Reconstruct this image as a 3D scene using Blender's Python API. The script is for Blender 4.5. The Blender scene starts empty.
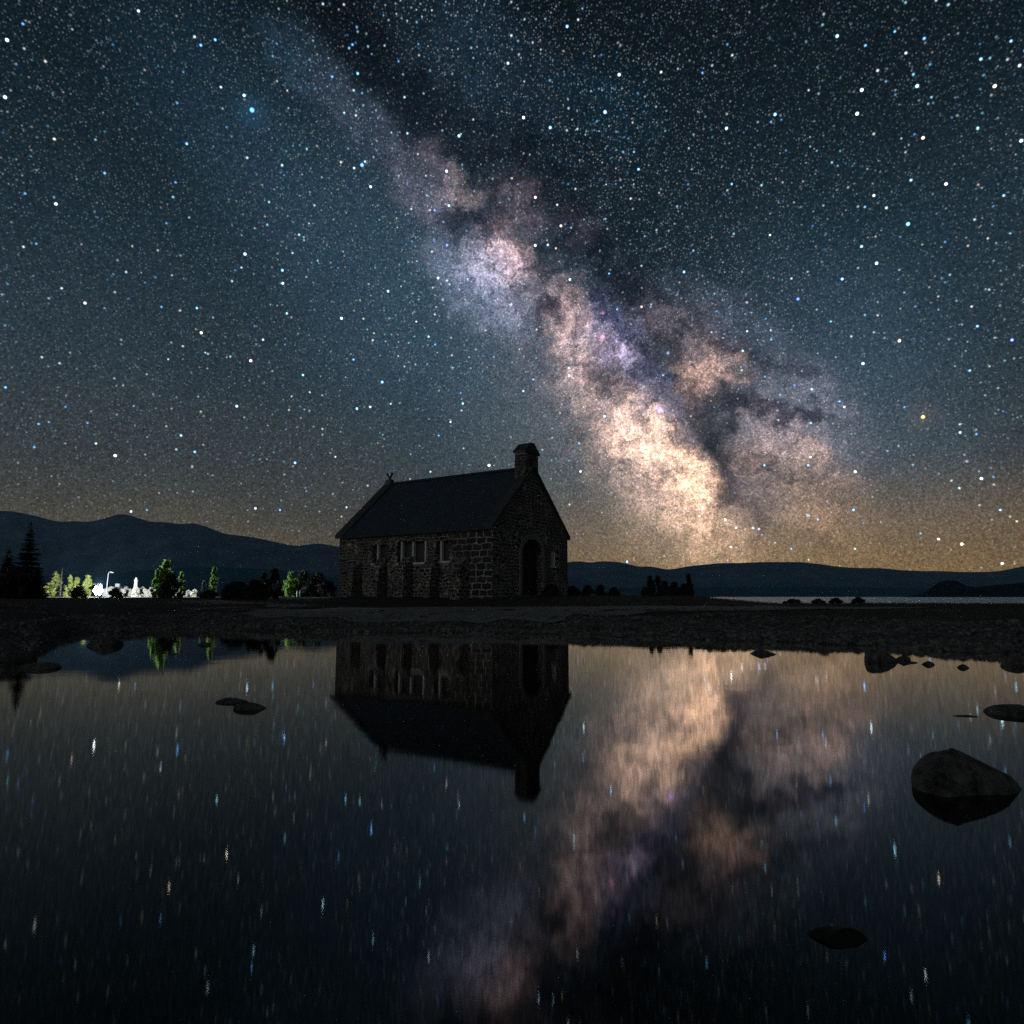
import bpy, bmesh, math, random
import numpy as np
from mathutils import Vector, Matrix, Euler
random.seed(7)
RNG = np.random.default_rng(11)
sc = bpy.context.scene
COL = sc.collection

# ------------------------------------------------------------------ camera
CAM_H = 0.96
F = 24 / 36 * 1024
TILT = math.atan(84.8 / F)
cam = bpy.data.cameras.new('camera'); cam.lens = 24; cam.sensor_width = 36
cam.clip_start = 0.05; cam.clip_end = 60000
camo = bpy.data.objects.new('camera', cam); COL.objects.link(camo)
camo.location = (0, 0, CAM_H); camo.rotation_euler = (math.pi / 2 + TILT, 0, 0)
sc.camera = camo
sc.view_settings.view_transform = 'Standard'; sc.view_settings.look = 'None'
sc.view_settings.exposure = 0.0; sc.view_settings.gamma = 1.0
sc.view_settings.use_curve_mapping = False
sc.cycles.max_bounces = 6; sc.cycles.diffuse_bounces = 2; sc.cycles.glossy_bounces = 3
sc.cycles.transparent_max_bounces = 8
sc.cycles.sample_clamp_indirect = 6.0
sc.cycles.use_denoising = False


def cam_px(P):
    z = P.z - CAM_H; d = P.y * math.cos(TILT) + z * math.sin(TILT)
    return 512 + F * P.x / d, 512 - F * (z * math.cos(TILT) - P.y * math.sin(TILT)) / d


def ray(px, py):
    u = (px - 512) / F; v = (512 - py) / F
    return Vector((u, math.cos(TILT) - v * math.sin(TILT), math.sin(TILT) + v * math.cos(TILT)))


def at(px, py, d):
    """point d metres ahead of the tripod in the direction seen at px, py"""
    r = ray(px, py)
    return Vector((0, 0, CAM_H)) + r * (d / r.y)


# ------------------------------------------------------------------ night sky
world = bpy.data.worlds.new('World'); sc.world = world; world.use_nodes = True
world.cycles.sampling_method = 'MANUAL'; world.cycles.sample_map_resolution = 1024


class NT:
    """small wrapper for wiring nodes"""
    def __init__(s, tree): s.t = tree; s.n = tree.nodes; s.l = tree.links

    def new(s, typ, **kw):
        n = s.n.new(typ)
        for k, v in kw.items(): setattr(n, k, v)
        return n

    def put(s, sock, val):
        if isinstance(val, bpy.types.NodeSocket): s.l.new(val, sock)
        elif val is not None: sock.default_value = val

    def m(s, op, a, b=None, c=None, clamp=False):
        n = s.new('ShaderNodeMath', operation=op); n.use_clamp = clamp
        s.put(n.inputs[0], a); s.put(n.inputs[1], b); s.put(n.inputs[2], c)
        return n.outputs[0]

    def v(s, op, a, b=None, c=None, scale=None):
        n = s.new('ShaderNodeVectorMath', operation=op)
        s.put(n.inputs[0], a); s.put(n.inputs[1], b)
        if c is not None: s.put(n.inputs[2], c)
        if scale is not None: s.put(n.inputs['Scale'], scale)
        return n.outputs['Value'] if op in ('DOT_PRODUCT', 'LENGTH', 'DISTANCE') else n.outputs['Vector']

    def mr(s, x, a, b, c, d, interp='LINEAR', clamp=True):
        n = s.new('ShaderNodeMapRange', interpolation_type=interp); n.clamp = clamp
        for i, val in enumerate((x, a, b, c, d)): s.put(n.inputs[i], val)
        return n.outputs[0]

    def noise(s, vec, scale, detail=4, rough=0.55, dist=0.0, out='Fac'):
        n = s.new('ShaderNodeTexNoise'); s.put(n.inputs['Vector'], vec)
        n.inputs['Scale'].default_value = scale; n.inputs['Detail'].default_value = detail
        n.inputs['Roughness'].default_value = rough; n.inputs['Distortion'].default_value = dist
        return n.outputs[out]

    def ramp(s, x, stops):
        n = s.new('ShaderNodeValToRGB'); s.put(n.inputs[0], x)
        e = n.color_ramp.elements
        while len(e) > 1: e.remove(e[-1])
        e[0].position = stops[0][0]; e[0].color = (*stops[0][1], 1)
        for p, c in stops[1:]:
            k = e.new(p); k.color = (*c, 1)
        return n.outputs[0]

    def mix(s, f, a, b):
        n = s.new('ShaderNodeMix', data_type='RGBA'); s.put(n.inputs[0], f)
        for i, val in ((6, a), (7, b)):
            s.put(n.inputs[i], (*val, 1) if isinstance(val, tuple) and len(val) == 3 else val)
        return n.outputs[2]


def lin(r, g, b):
    f = lambda c: (c / 255 / 12.92) if c <= 10.3 else ((c / 255 + 0.055) / 1.055) ** 2.4
    return (f(r), f(g), f(b))


def build_sky():
    W = NT(world.node_tree)
    for n in list(W.n): W.n.remove(n)
    out = W.new('ShaderNodeOutputWorld'); bg = W.new('ShaderNodeBackground')
    W.l.new(bg.outputs[0], out.inputs[0])
    D = W.new('ShaderNodeTexCoord').outputs['Generated']
    sep = W.new('ShaderNodeSeparateXYZ'); W.l.new(D, sep.inputs[0])
    # airglow: colour by height over the horizon (z of the unit direction)
    elev = sep.outputs['Z']
    base = W.ramp(W.mr(elev, 0.0, 1.0, 0.0, 1.0), [
        (0.00, lin(104, 86, 56)), (0.04, lin(95, 83, 61)), (0.10, lin(74, 72, 65)), (0.18, lin(58, 64, 66)),
        (0.30, lin(43, 56, 65)), (0.44, lin(30, 46, 56)), (0.58, lin(17, 29, 37)), (0.72, lin(8, 16, 21)), (1.0, lin(5, 10, 14))])
    # cloudiness: the direction is warped so star clouds get ragged edges
    w1 = W.noise(D, 9, 3, 0.6, out='Color'); w2 = W.noise(D, 30, 4, 0.65, out='Color')
    DW = W.v('ADD', D, W.v('SCALE', W.v('SUBTRACT', w1, (.5, .5, .5)), scale=0.085))
    DW = W.v('ADD', DW, W.v('SCALE', W.v('SUBTRACT', w2, (.5, .5, .5)), scale=0.065))

    def patch(px, py, rx, ry, ang, vec=None):
        c = ray(px, py).normalized()
        e = ray(px + math.cos(math.radians(ang)), py + math.sin(math.radians(ang))).normalized()
        a = (e - c); a = (a - c * a.dot(c)).normalized(); b = c.cross(a)
        s = ray(px, py).length
        mp = W.new('ShaderNodeMapping', vector_type='TEXTURE')
        W.put(mp.inputs['Vector'], DW if vec is None else vec)
        mp.inputs['Location'].default_value = c
        mp.inputs['Rotation'].default_value = Matrix((a, b, c)).transposed().to_euler('XYZ')
        k = 1 / (F * s)
        mp.inputs['Scale'].default_value = (rx * k, ry * k, max(rx, ry) * k)
        return W.mr(W.v('LENGTH', mp.outputs[0]), 0.0, 1.0, 1.0, 0.0, 'SMOOTHERSTEP')

    # smooth glows, not broken up by dust
    soft = [(800, 585, 560, 150, 0, (.185, .096, .018)), (690, 555, 230, 110, 0, (.060, .045, .030)), (150, 590, 380, 120, 0, (.050, .034, .008)),
            (60, 560, 420, 110, 0, (.012, .009, .004)),
            (440, 320, 380, 210, 50, (.016, .036, .055)), (600, 470, 250, 150, 45, (.052, .048, .044)), (700, 440, 240, 150, 48, (.040, .036, .040)),
            (850, 410, 280, 170, 50, (.020, .034, .052)), (600, 350, 460, 120, 48, (.020, .020, .030)), (470, 60, 190, 90, 45, (.003, .008, .013)),
            (220, 110, 220, 110, 50, (.002, .008, .014)), (900, 300, 260, 120, 50, (.000, .005, .008))]
    acc = base
    after = lambda a, vec: W.v('MULTIPLY_ADD', a, (0, 0, 0), vec)   # keeps the evaluation in one chain (shader stack is short)
    for px, py, rx, ry, an, c in soft:
        acc = W.v('MULTIPLY_ADD', c, patch(px, py, rx, ry, an, after(acc, D)), acc)
    # star clouds of the Milky Way
    cloud = [(652, 458, 135, 66, 47, (.36, .255, .165)), (636, 442, 56, 44, 30, (.46, .35, .235)), (680, 458, 60, 40, 50, (.34, .24, .14)), (696, 480, 66, 40, 70, (.40, .26, .14)),
             (708, 522, 96, 60, 60, (.24, .165, .09)), (660, 520, 110, 60, 50, (.10, .08, .06)), (608, 396, 100, 52, 55, (.20, .15, .118)), (570, 326, 60, 34, 66, (.26, .195, .17)), (585, 362, 60, 34, 55, (.10, .075, .07)),
             (510, 250, 46, 30, 70, (.36, .27, .25)), (498, 266, 66, 44, 50, (.17, .15, .17)), (480, 284, 90, 60, 50, (.10, .13, .19)), (545, 296, 66, 30, 45, (.10, .078, .075)),
             (624, 356, 34, 13, 28, (.42, .38, .50)), (612, 334, 56, 38, 45, (.050, .055, .14)), (650, 390, 90, 30, 50, (.055, .062, .13)), (700, 384, 44, 36, 45, (.25, .155, .10)), (716, 368, 50, 40, 30, (.20, .14, .10)),
             (690, 340, 70, 40, 25, (.10, .078, .08)), (660, 318, 50, 30, 20, (.04, .035, .045)), (722, 312, 100, 44, 20, (.032, .042, .060)), (770, 428, 46, 28, 50, (.075, .056, .048)), (752, 456, 44, 26, 30, (.12, .076, .045)), (786, 452, 40, 30, 30, (.08, .055, .034)),
             (815, 492, 96, 54, 55, (.115, .072, .036)), (760, 470, 120, 60, 50, (.034, .025, .02)), (805, 408, 110, 66, 45, (.045, .050, .062)), (425, 182, 70, 40, 42, (.048, .046, .058)),
             (462, 190, 40, 26, 20, (.125, .10, .088)), (520, 206, 40, 34, 60, (.075, .060, .066)), (440, 160, 40, 26, 60, (.05, .045, .05)), (572, 228, 40, 34, 45, (.03, .024, .028)), (340, 104, 60, 34, 50, (.010, .015, .022)),
             (292, 62, 60, 40, 50, (.005, .016, .026)), (380, 140, 60, 34, 45, (.014, .016, .024)), (600, 400, 330, 90, 48, (.040, .032, .034)), (790, 440, 130, 90, 50, (.03, .026, .03)), (735, 500, 70, 60, 60, (.045, .045, .055)), (500, 60, 170, 90, 50, (.002, .005, .010)), (610, 110, 90, 50, 40, (.000, .007, .014))]
    glow = W.v('MULTIPLY', acc, (0, 0, 0))
    for px, py, rx, ry, an, c in cloud:
        glow = W.v('MULTIPLY_ADD', c, patch(px, py, rx, ry, an, after(glow, DW)), glow)
    fb = W.noise(DW, 26, 8, 0.69)
    glow = W.v('SCALE', glow, scale=W.mr(fb, 0.34, 0.68, 0.30, 2.55))
    glow = W.v('SCALE', glow, scale=W.mr(W.noise(after(glow, DW), 85, 4, 0.75), 0.3, 0.7, 0.55, 1.45))
    vein = W.m('ABSOLUTE', W.m('SUBTRACT', W.noise(after(glow, DW), 42, 5, 0.6), 0.5))
    glow = W.v('SCALE', glow, scale=W.mr(vein, 0.0, 0.05, 0.55, 1.0))
    glow = W.v('MULTIPLY', glow, (1.24, 1.06, 1.10))
    acc = W.v('ADD', acc, glow)
    lum = W.v('DOT_PRODUCT', glow, (.34, .33, .33))
    # dust lanes shut the light off
    dust = [(345, 25, 120, 62, 50, .60), (425, 108, 150, 54, 50, .55), (528, 180, 140, 50, 45, .40), (588, 252, 110, 46, 45, .50),
            (550, 312, 34, 22, 60, .72), (490, 220, 56, 16, 25, .72), (468, 236, 34, 16, 10, .5), (640, 296, 70, 40, 40, .30), (648, 378, 96, 20, 48, .40),
            (720, 440, 56, 26, 62, .78), (722, 478, 50, 24, 80, .78), (740, 500, 60, 28, 50, .55), (742, 410, 46, 20, 10, .80), (772, 418, 40, 13, 15, .75), (800, 426, 40, 9, 4, .78),
            (742, 352, 46, 24, 30, .60), (716, 342, 30, 14, 10, .5), (600, 378, 22, 18, 60, .62), (616, 385, 20, 14, 0, .5), (668, 352, 46, 18, 55, .5), (455, 214, 40, 18, 20, .5), (800, 372, 60, 14, 20, .40), (782, 372, 40, 10, 10, .4), (780, 470, 50, 14, 35, .40), (655, 470, 26, 8, 40, .4), (675, 436, 24, 8, 60, .4), (592, 435, 40, 14, -20, .35)]
    tr = W.m('MULTIPLY_ADD', sep.outputs['Z'], 0.0, 1.0)
    tr = W.m('MULTIPLY_ADD', W.v('DOT_PRODUCT', acc, (0, 0, 0)), 0.0, tr)
    for px, py, rx, ry, an, k in dust:
        tr = W.m('MULTIPLY', tr, W.m('MULTIPLY_ADD', patch(px, py, rx, ry, an, after(tr, DW)), -k, 1.0))
    lane = patch(600, 300, 520, 150, 49, D)
    rid = W.m('ABSOLUTE', W.m('SUBTRACT', W.noise(DW, 17, 6, 0.62), 0.5))
    lane = W.m('MULTIPLY', lane, W.mr(rid, 0.0, 0.085, 0.72, 0.0))
    tr = W.m('MULTIPLY', tr, W.m('SUBTRACT', 1.0, lane))
    tr2 = W.mix(tr, (.10, .115, .17), (1, 1, 1))
    acc = W.v('MULTIPLY', acc, tr2)
    band = patch(600, 300, 620, 300, 49, D)
    fbig = W.noise(D, 3.3, 5, 0.6)
    acc = W.v('SCALE', acc, scale=W.mr(fbig, 0.3, 0.7, 0.82, 1.18))

    # stars: cells of a 3-D Voronoi cut by the sphere of directions
    def stars(scale, rad, gain, power, tint, mod=None, core=1.7):
        DS = after(acc, D)
        vo = W.new('ShaderNodeTexVoronoi', voronoi_dimensions='3D', feature='F1')
        W.put(vo.inputs['Vector'], DS); vo.inputs['Scale'].default_value = scale
        s = W.new('ShaderNodeSeparateColor'); W.l.new(vo.outputs['Color'], s.inputs[0])
        disk = W.m('POWER', W.mr(vo.outputs['Distance'], 0.0, rad * scale, 1.0, 0.0), core)
        mag = W.m('MULTIPLY', W.m('POWER', s.outputs[0], power), gain)
        fac = W.m('MULTIPLY', disk, mag)
        if mod is not None: fac = W.m('MULTIPLY', fac, mod)
        return W.v('SCALE', W.ramp(s.outputs[1], tint), scale=fac)

    cool = [(0.0, (.12, .40, 1.0)), (0.28, (.24, .68, 1.0)), (0.52, (.55, .85, 1.0)), (0.72, (.92, .98, 1)), (0.92, (1, .95, .86)), (1.0, (1, .78, .55))]
    vivid = [(0.0, (.10, .30, 1.0)), (0.35, (.16, .52, 1.0)), (0.6, (.34, .74, 1.0)), (0.8, (.75, .90, 1.0)), (0.95, (1, .95, .88)), (1.0, (1, .8, .6))]
    white = [(0.0, (.40, .70, 1.0)), (0.5, (.78, .92, 1.0)), (1.0, (1, .95, .88))]
    low = W.mr(elev, 0.0, 0.5, 0.85, 1.0)
    crowd = W.m('MULTIPLY', W.m('MULTIPLY_ADD', band, 0.7, 0.6), W.mr(tr, 0.3, 1.0, 0.25, 1.0))
    lump = W.mr(W.noise(D, 6, 3, 0.6), 0.35, 0.68, 0.06, 1.7)
    crowd2 = W.m('MULTIPLY', crowd, lump)
    for args in ((60, 0.0026, 48.0, 4.4, vivid, None, 3.2), (83, 0.0023, 2.6, 3.4, cool, low, 2.0), (125, 0.0019, 1.25, 3.4, cool, W.m('MULTIPLY', lump, low)), (170, 0.0016, 0.85, 2.8, white, crowd2),
                 (340, 0.0014, 0.5, 1.5, white, W.m('MULTIPLY', crowd, W.mr(lum, 0.0, 0.35, 0.8, 2.6)))):
        acc = W.v('ADD', acc, stars(*args))
    # fine unresolved starlight
    grain = W.new('ShaderNodeTexWhiteNoise', noise_dimensions='3D')
    W.put(grain.inputs['Vector'], W.v('FLOOR', W.v('SCALE', D, scale=620.0)))
    acc = W.v('SCALE', acc, scale=W.m('MULTIPLY', W.mr(grain.outputs['Value'], 0.0, 1.0, 0.74, 1.26), W.mr(W.noise(after(acc, D), 330, 2, 0.6), 0.3, 0.7, 0.66, 1.34)))
    # the bright single stars and the red and violet nebulae
    single = [(252, 110, 3.4, (1.2, 5.5, 14)), (362, 165, 2.8, (1.4, 3.6, 12)), (923, 417, 3.0, (8, 4.6, 1.5)), (908, 224, 2.8, (2, 7, 12)),
              (7, 40, 2.6, (8, 9, 10)), (946, 184, 2.4, (9, 9, 9)), (660, 410, 5.6, (1.9, .9, 3.8)), (602, 337, 4.4, (2.2, .6, 1.7)),
              (603, 313, 3.2, (1.2, .4, 1.2)), (668, 353, 3.0, (.9, 1.0, 1.8)), (521, 266, 3.6, (1.3, .65, .75)), (703, 508, 3.4, (1.6, 1.5, 1.5)),
              (753, 528, 2.4, (2, 3, 6)), (759, 529, 2.2, (3, 3, 4)), (798, 299, 2.4, (1, 2, 10)), (85, 303, 2.2, (7, 7, 7)), (245, 254, 2.4, (6, 7, 8)),
              (1012, 340, 2.4, (2, 2.6, 11)), (605, 112, 2.6, (3, 6, 12)), (731, 547, 2.2, (5, 5, 5)), (447, 245, 2.2, (.8, 1.6, 6)), (770, 235, 1.8, (4, 4, 4))]
    for px, py, r, c in single:
        acc = W.v('MULTIPLY_ADD', tuple(k * .5 for k in c), patch(px, py, r * .86, r * .86, 0, after(acc, D)), acc)
    acc = W.v('MULTIPLY_ADD', (.030, .016, .004), patch(923, 417, 26, 26, 0, D), acc)
    acc = W.v('MULTIPLY_ADD', (.004, .022, .045), patch(252, 112, 26, 26, 0, D), acc)
    # below the horizon only the dark earth
    acc = W.v('SCALE', acc, scale=W.mr(elev, -0.03, -0.005, 0.12, 1.0))
    W.l.new(acc, bg.inputs['Color']); bg.inputs['Strength'].default_value = 1.0


build_sky()
# low, wide, faint night light from behind the left shoulder
sun = bpy.data.lights.new('sun', 'SUN'); sun.energy = 0.185; sun.angle = math.radians(20); sun.color = (0.92, 0.97, 1.0)
suno = bpy.data.objects.new('sun', sun); COL.objects.link(suno)
suno.rotation_euler = Vector((0.42, 0.83, -0.40)).to_track_quat('-Z', 'Y').to_euler()


# ------------------------------------------------------------------ helpers
def tag(o, label=None, cat=None, group=None, kind=None):
    for k, v in (('label', label), ('category', cat), ('group', group), ('kind', kind)):
        if v: o[k] = v
    return o


def empty(name, loc, label, cat, group=None, rz=0.0):
    o = bpy.data.objects.new(name, None); COL.objects.link(o)
    o.location = loc; o.rotation_euler = (0, 0, rz); o.empty_display_size = 0.2
    return tag(o, label, cat, group)


def link_mesh(name, verts, faces, mat, parent=None, smooth=False, loc=None):
    me = bpy.data.meshes.new(name)
    me.from_pydata([tuple(v) for v in verts], [], [tuple(f) for f in faces]); me.update()
    if mat: me.materials.append(mat)
    if smooth: me.polygons.foreach_set('use_smooth', [True] * len(me.polygons))
    o = bpy.data.objects.new(name, me); COL.objects.link(o)
    if parent: o.parent = parent
    if loc is not None: o.location = loc
    return o


class MB:
    def __init__(s): s.v = []; s.f = []

    def add(s, verts, faces):
        k = len(s.v); s.v += [tuple(v) for v in verts]; s.f += [tuple(i + k for i in f) for f in faces]; return s

    def box(s, x0, x1, y0, y1, z0, z1):
        return s.add([(x0, y0, z0), (x1, y0, z0), (x1, y1, z0), (x0, y1, z0), (x0, y0, z1), (x1, y0, z1), (x1, y1, z1), (x0, y1, z1)],
                     [(0, 3, 2, 1), (4, 5, 6, 7), (0, 1, 5, 4), (1, 2, 6, 5), (2, 3, 7, 6), (3, 0, 4, 7)])

    def prism(s, poly, axis, a, b):
        """poly: 2-D outline; extruded along axis ('x','y') from a to b; the outline lies in the other two axes"""
        n = len(poly)
        mk = (lambda t, p: (t, p[0], p[1])) if axis == 'x' else (lambda t, p: (p[0], t, p[1]))
        vs = [mk(a, p) for p in poly] + [mk(b, p) for p in poly]
        fs = [tuple(range(n))[::-1], tuple(range(n, 2 * n))] + [(i, (i + 1) % n, n + (i + 1) % n, n + i) for i in range(n)]
        return s.add(vs, fs)

    def tube(s, pts, radii, seg=8):
        pts = [Vector(p) for p in pts]; k = len(s.v)
        for i, p in enumerate(pts):
            d = (pts[min(i + 1, len(pts) - 1)] - pts[max(i - 1, 0)]).normalized()
            a = d.orthogonal().normalized(); b = d.cross(a)
            for j in range(seg):
                t = 2 * math.pi * j / seg
                s.v.append(tuple(p + (a * math.cos(t) + b * math.sin(t)) * radii[i]))
        for i in range(len(pts) - 1):
            for j in range(seg):
                s.f.append((k + i * seg + j, k + i * seg + (j + 1) % seg, k + (i + 1) * seg + (j + 1) % seg, k + (i + 1) * seg + j))
        s.f.append(tuple(k + j for j in range(seg))[::-1]); s.f.append(tuple(k + (len(pts) - 1) * seg + j for j in range(seg)))
        return s

    def build(s, name, mat, parent=None, smooth=False, bevel=0.0, loc=None):
        o = link_mesh(name, s.v, s.f, mat, parent, smooth, loc)
        bm = bmesh.new(); bm.from_mesh(o.data); bmesh.ops.recalc_face_normals(bm, faces=bm.faces)
        if bevel: bmesh.ops.bevel(bm, geom=list(bm.edges), offset=bevel, segments=1, affect='EDGES', clamp_overlap=True)
        bm.to_mesh(o.data); bm.free()
        return o


def mat_base(name, rough=0.9):
    m = bpy.data.materials.new(name); m.use_nodes = True
    N = NT(m.node_tree); p = N.n['Principled BSDF']; p.inputs['Roughness'].default_value = rough
    p.inputs['Specular IOR Level'].default_value = 0.25
    return m, N, p


def bump(N, p, h, strength, dist):
    b = N.new('ShaderNodeBump'); b.inputs['Strength'].default_value = strength; b.inputs['Distance'].default_value = dist
    N.l.new(h, b.inputs['Height']); N.l.new(b.outputs[0], p.inputs['Normal'])


def mat_noise(name, c0, c1, scale, rough=0.9, bstr=0.5, bdist=0.02, detail=6, coord='Object', spec=None):
    m, N, p = mat_base(name, rough)
    co = N.new('ShaderNodeTexCoord').outputs[coord]
    n = N.noise(co, scale, detail, 0.62)
    N.l.new(N.ramp(n, [(0.32, c0), (0.68, c1)]), p.inputs['Base Color'])
    if bstr: bump(N, p, N.noise(co, scale * 2.3, 6, 0.6), bstr, bdist)
    if spec is not None: p.inputs['Specular IOR Level'].default_value = spec
    return m


def mat_leaf(name, c0, c1, trans=0.25):
    m, N, p = mat_base(name, 0.75)
    co = N.new('ShaderNodeTexCoord').outputs['Object']
    n = N.noise(co, 5.0, 4, 0.6)
    c = N.ramp(n, [(0.3, c0), (0.7, c1)])
    N.l.new(c, p.inputs['Base Color'])
    tr = N.new('ShaderNodeBsdfTranslucent'); N.l.new(c, tr.inputs[0])
    mx = N.new('ShaderNodeMixShader'); mx.inputs[0].default_value = trans
    N.l.new(p.outputs[0], mx.inputs[1]); N.l.new(tr.outputs[0], mx.inputs[2])
    N.l.new(mx.outputs[0], N.n['Material Output'].inputs[0])
    return m


def mat_masonry(name, quoins=True, mortar=(.52, .50, .44)):
    m, N, p = mat_base(name, 0.92)
    co = N.new('ShaderNodeTexCoord').outputs['Object']
    wob = N.v('ADD', co, N.v('SCALE', N.v('SUBTRACT', N.noise(co, 3.2, 3, 0.6, out='Color'), (.5, .5, .5)), scale=0.27))
    q = N.v('MULTIPLY', wob, (3.2, 3.2, 5.8))
    ve = N.new('ShaderNodeTexVoronoi', feature='DISTANCE_TO_EDGE'); N.put(ve.inputs['Vector'], q); ve.inputs['Scale'].default_value = 1.0
    vc = N.new('ShaderNodeTexVoronoi', feature='F1'); N.put(vc.inputs['Vector'], q); vc.inputs['Scale'].default_value = 1.0
    vc.inputs['Randomness'].default_value = ve.inputs['Randomness'].default_value = 0.85
    joint = N.mr(ve.outputs['Distance'], 0.03, 0.11, 1.0, 0.0)
    s = N.new('ShaderNodeSeparateColor'); N.l.new(vc.outputs['Color'], s.inputs[0])
    stone = N.ramp(s.outputs[0], [(0.0, (.014, .014, .016)), (0.4, (.034, .033, .032)), (0.75, (.066, .058, .048)), (1.0, (.12, .105, .082))])
    wb2 = N.v('ADD', co, N.v('SCALE', N.v('SUBTRACT', N.noise(co, 2.0, 3, 0.6, out='Color'), (.5, .5, .5)), scale=0.34))
    s2 = N.new('ShaderNodeSeparateXYZ'); N.l.new(wb2, s2.inputs[0]); c2 = N.new('ShaderNodeCombineXYZ')
    N.l.new(N.m('ADD', s2.outputs[0], s2.outputs[1]), c2.inputs[0]); N.l.new(s2.outputs[2], c2.inputs[1])
    b2 = N.new('ShaderNodeTexBrick'); N.l.new(c2.outputs[0], b2.inputs['Vector'])
    b2.inputs['Scale'].default_value = 1.0; b2.inputs['Brick Width'].default_value = 0.29; b2.inputs['Row Height'].default_value = 0.165
    b2.inputs['Mortar Size'].default_value = 0.019; b2.inputs['Mortar Smooth'].default_value = 0.5; b2.offset = 0.4; b2.squash = 0.7; b2.squash_frequency = 3
    b2.inputs['Color1'].default_value = (.020, .020, .020, 1); b2.inputs['Color2'].default_value = (.085, .076, .062, 1)
    crs = N.mr(N.noise(co, 0.9, 2), 0.42, 0.50, 0.0, 1.0)
    stone = N.mix(crs, stone, b2.outputs['Color']); joint = N.mr(crs, 0, 1, joint, b2.outputs['Fac'], clamp=False)
    if quoins:
        sx = N.new('ShaderNodeSeparateXYZ'); N.l.new(co, sx.inputs[0])
        cb = N.new('ShaderNodeCombineXYZ'); sw = N.new('ShaderNodeSeparateXYZ'); N.l.new(wob, sw.inputs[0])
        N.l.new(sw.outputs[0], cb.inputs[0]); N.l.new(sw.outputs[2], cb.inputs[1])
        br = N.new('ShaderNodeTexBrick'); N.l.new(cb.outputs[0], br.inputs['Vector'])
        br.inputs['Scale'].default_value = 1.0; br.inputs['Brick Width'].default_value = 0.56; br.inputs['Row Height'].default_value = 0.30
        br.inputs['Mortar Size'].default_value = 0.027; br.inputs['Mortar Smooth'].default_value = 0.4; br.offset = 0.42; br.squash = 0.8; br.squash_frequency = 3
        br.inputs['Color1'].default_value = (.03, .03, .03, 1); br.inputs['Color2'].default_value = (.06, .055, .05, 1)
        edge = N.m('ADD', sx.outputs[0], N.m('MULTIPLY', N.noise(co, 1.6, 2), 1.6))
        near = N.m('MULTIPLY', N.mr(edge, 3.0, 3.05, 1.0, 0.0), N.m('GREATER_THAN', sx.outputs[1], -0.02))
        stone = N.mix(near, stone, br.outputs['Color'])
        joint = N.mr(near, 0, 1, joint, br.outputs['Fac'], clamp=False)
    worn = N.mr(N.noise(co, 0.8, 3), 0.35, 0.65, 0.45, 1.0)
    jm = N.m('MULTIPLY', joint, worn)
    grit = N.noise(co, 28, 5, 0.7)
    col = N.mix(jm, stone, mortar)
    col = N.v('SCALE', col, scale=N.mr(grit, 0.25, 0.75, 0.6, 1.35))
    N.l.new(col, p.inputs['Base Color'])
    bump(N, p, N.m('ADD', N.m('SUBTRACT', 1.0, joint), N.m('MULTIPLY', grit, 0.5)), 0.8, 0.05)
    return m


M = {}
M['masonry'] = mat_masonry('fieldstone_masonry')
M['masonry_plain'] = mat_masonry('fieldstone_buttress', False)
M['slate'] = mat_noise('slate_roof', (.016, .024, .036), (.036, .048, .066), 3.0, 0.55, 0.5, 0.02, spec=0.5)
M['coping'] = mat_noise('coping_stone', (.034, .037, .041), (.070, .074, .078), 4.0, 0.9, 0.4, 0.02)
M['dressed'] = mat_noise('dressed_limestone', (.46, .45, .42), (.70, .68, .64), 7.0, 0.85, 0.3, 0.01)
M['door_stone'] = mat_noise('door_arch_stone', (.10, .095, .085), (.26, .245, .22), 5.0, 0.9, 0.6, 0.03)
M['glass_dark'] = mat_noise('leaded_glass', (.03, .035, .04), (.06, .065, .07), 12.0, 0.35, 0.2, 0.01, spec=0.5)
M['oak'] = mat_noise('dark_oak', (.012, .010, .008), (.028, .022, .016), 6.0, 0.7, 0.4, 0.01)
M['iron'] = mat_noise('painted_iron', (.02, .02, .02), (.05, .05, .05), 9.0, 0.5, 0.2, 0.005)
M['galv'] = mat_noise('galvanised_steel', (.42, .44, .46), (.62, .64, .66), 9.0, 0.5, 0.15, 0.005)
M['steel'] = mat_noise('weathered_steel', (.035, .038, .04), (.06, .063, .066), 9.0, 0.6, 0.15, 0.005)
M['rock'] = mat_noise('wet_river_rock', (.007, .007, .007), (.13, .124, .113), 13.0, 0.8, 1.0, 0.05, detail=9)
M['black_rock'] = mat_noise('black_wet_rock', (.002, .002, .002), (.008, .008, .008), 6.0, 0.9, 0.6, 0.03, detail=9)
M['stone'] = mat_noise('shore_stone', (.028, .028, .027), (.17, .166, .155), 2.6, 0.9, 0.5, 0.02)
M['mountain'] = mat_noise('mountain_slope', (.050, .085, .13), (.125, .18, .25), 0.0035, 1.0, 0.6, 30.0, detail=9, spec=0.0)  # part of the blue airlight is painted into the slope colour
M['foothill'] = mat_noise('wooded_hill', (.012, .055, .085), (.030, .105, .15), 0.008, 1.0, 0.6, 12.0, detail=9, spec=0.0)  # blue of the lamp glow and haze is put into this colour
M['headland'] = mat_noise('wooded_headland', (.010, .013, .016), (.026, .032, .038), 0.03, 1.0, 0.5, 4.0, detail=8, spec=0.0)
M['bark'] = mat_noise('bark', (.03, .025, .02), (.08, .065, .05), 14.0, 0.95, 0.6, 0.02)
M['needles'] = mat_leaf('dark_needles', (.005, .010, .006), (.020, .032, .016), 0.1)
M['shrubleaf'] = mat_leaf('dark_shrub_leaves', (.010, .014, .008), (.034, .042, .022), 0.2)
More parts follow.
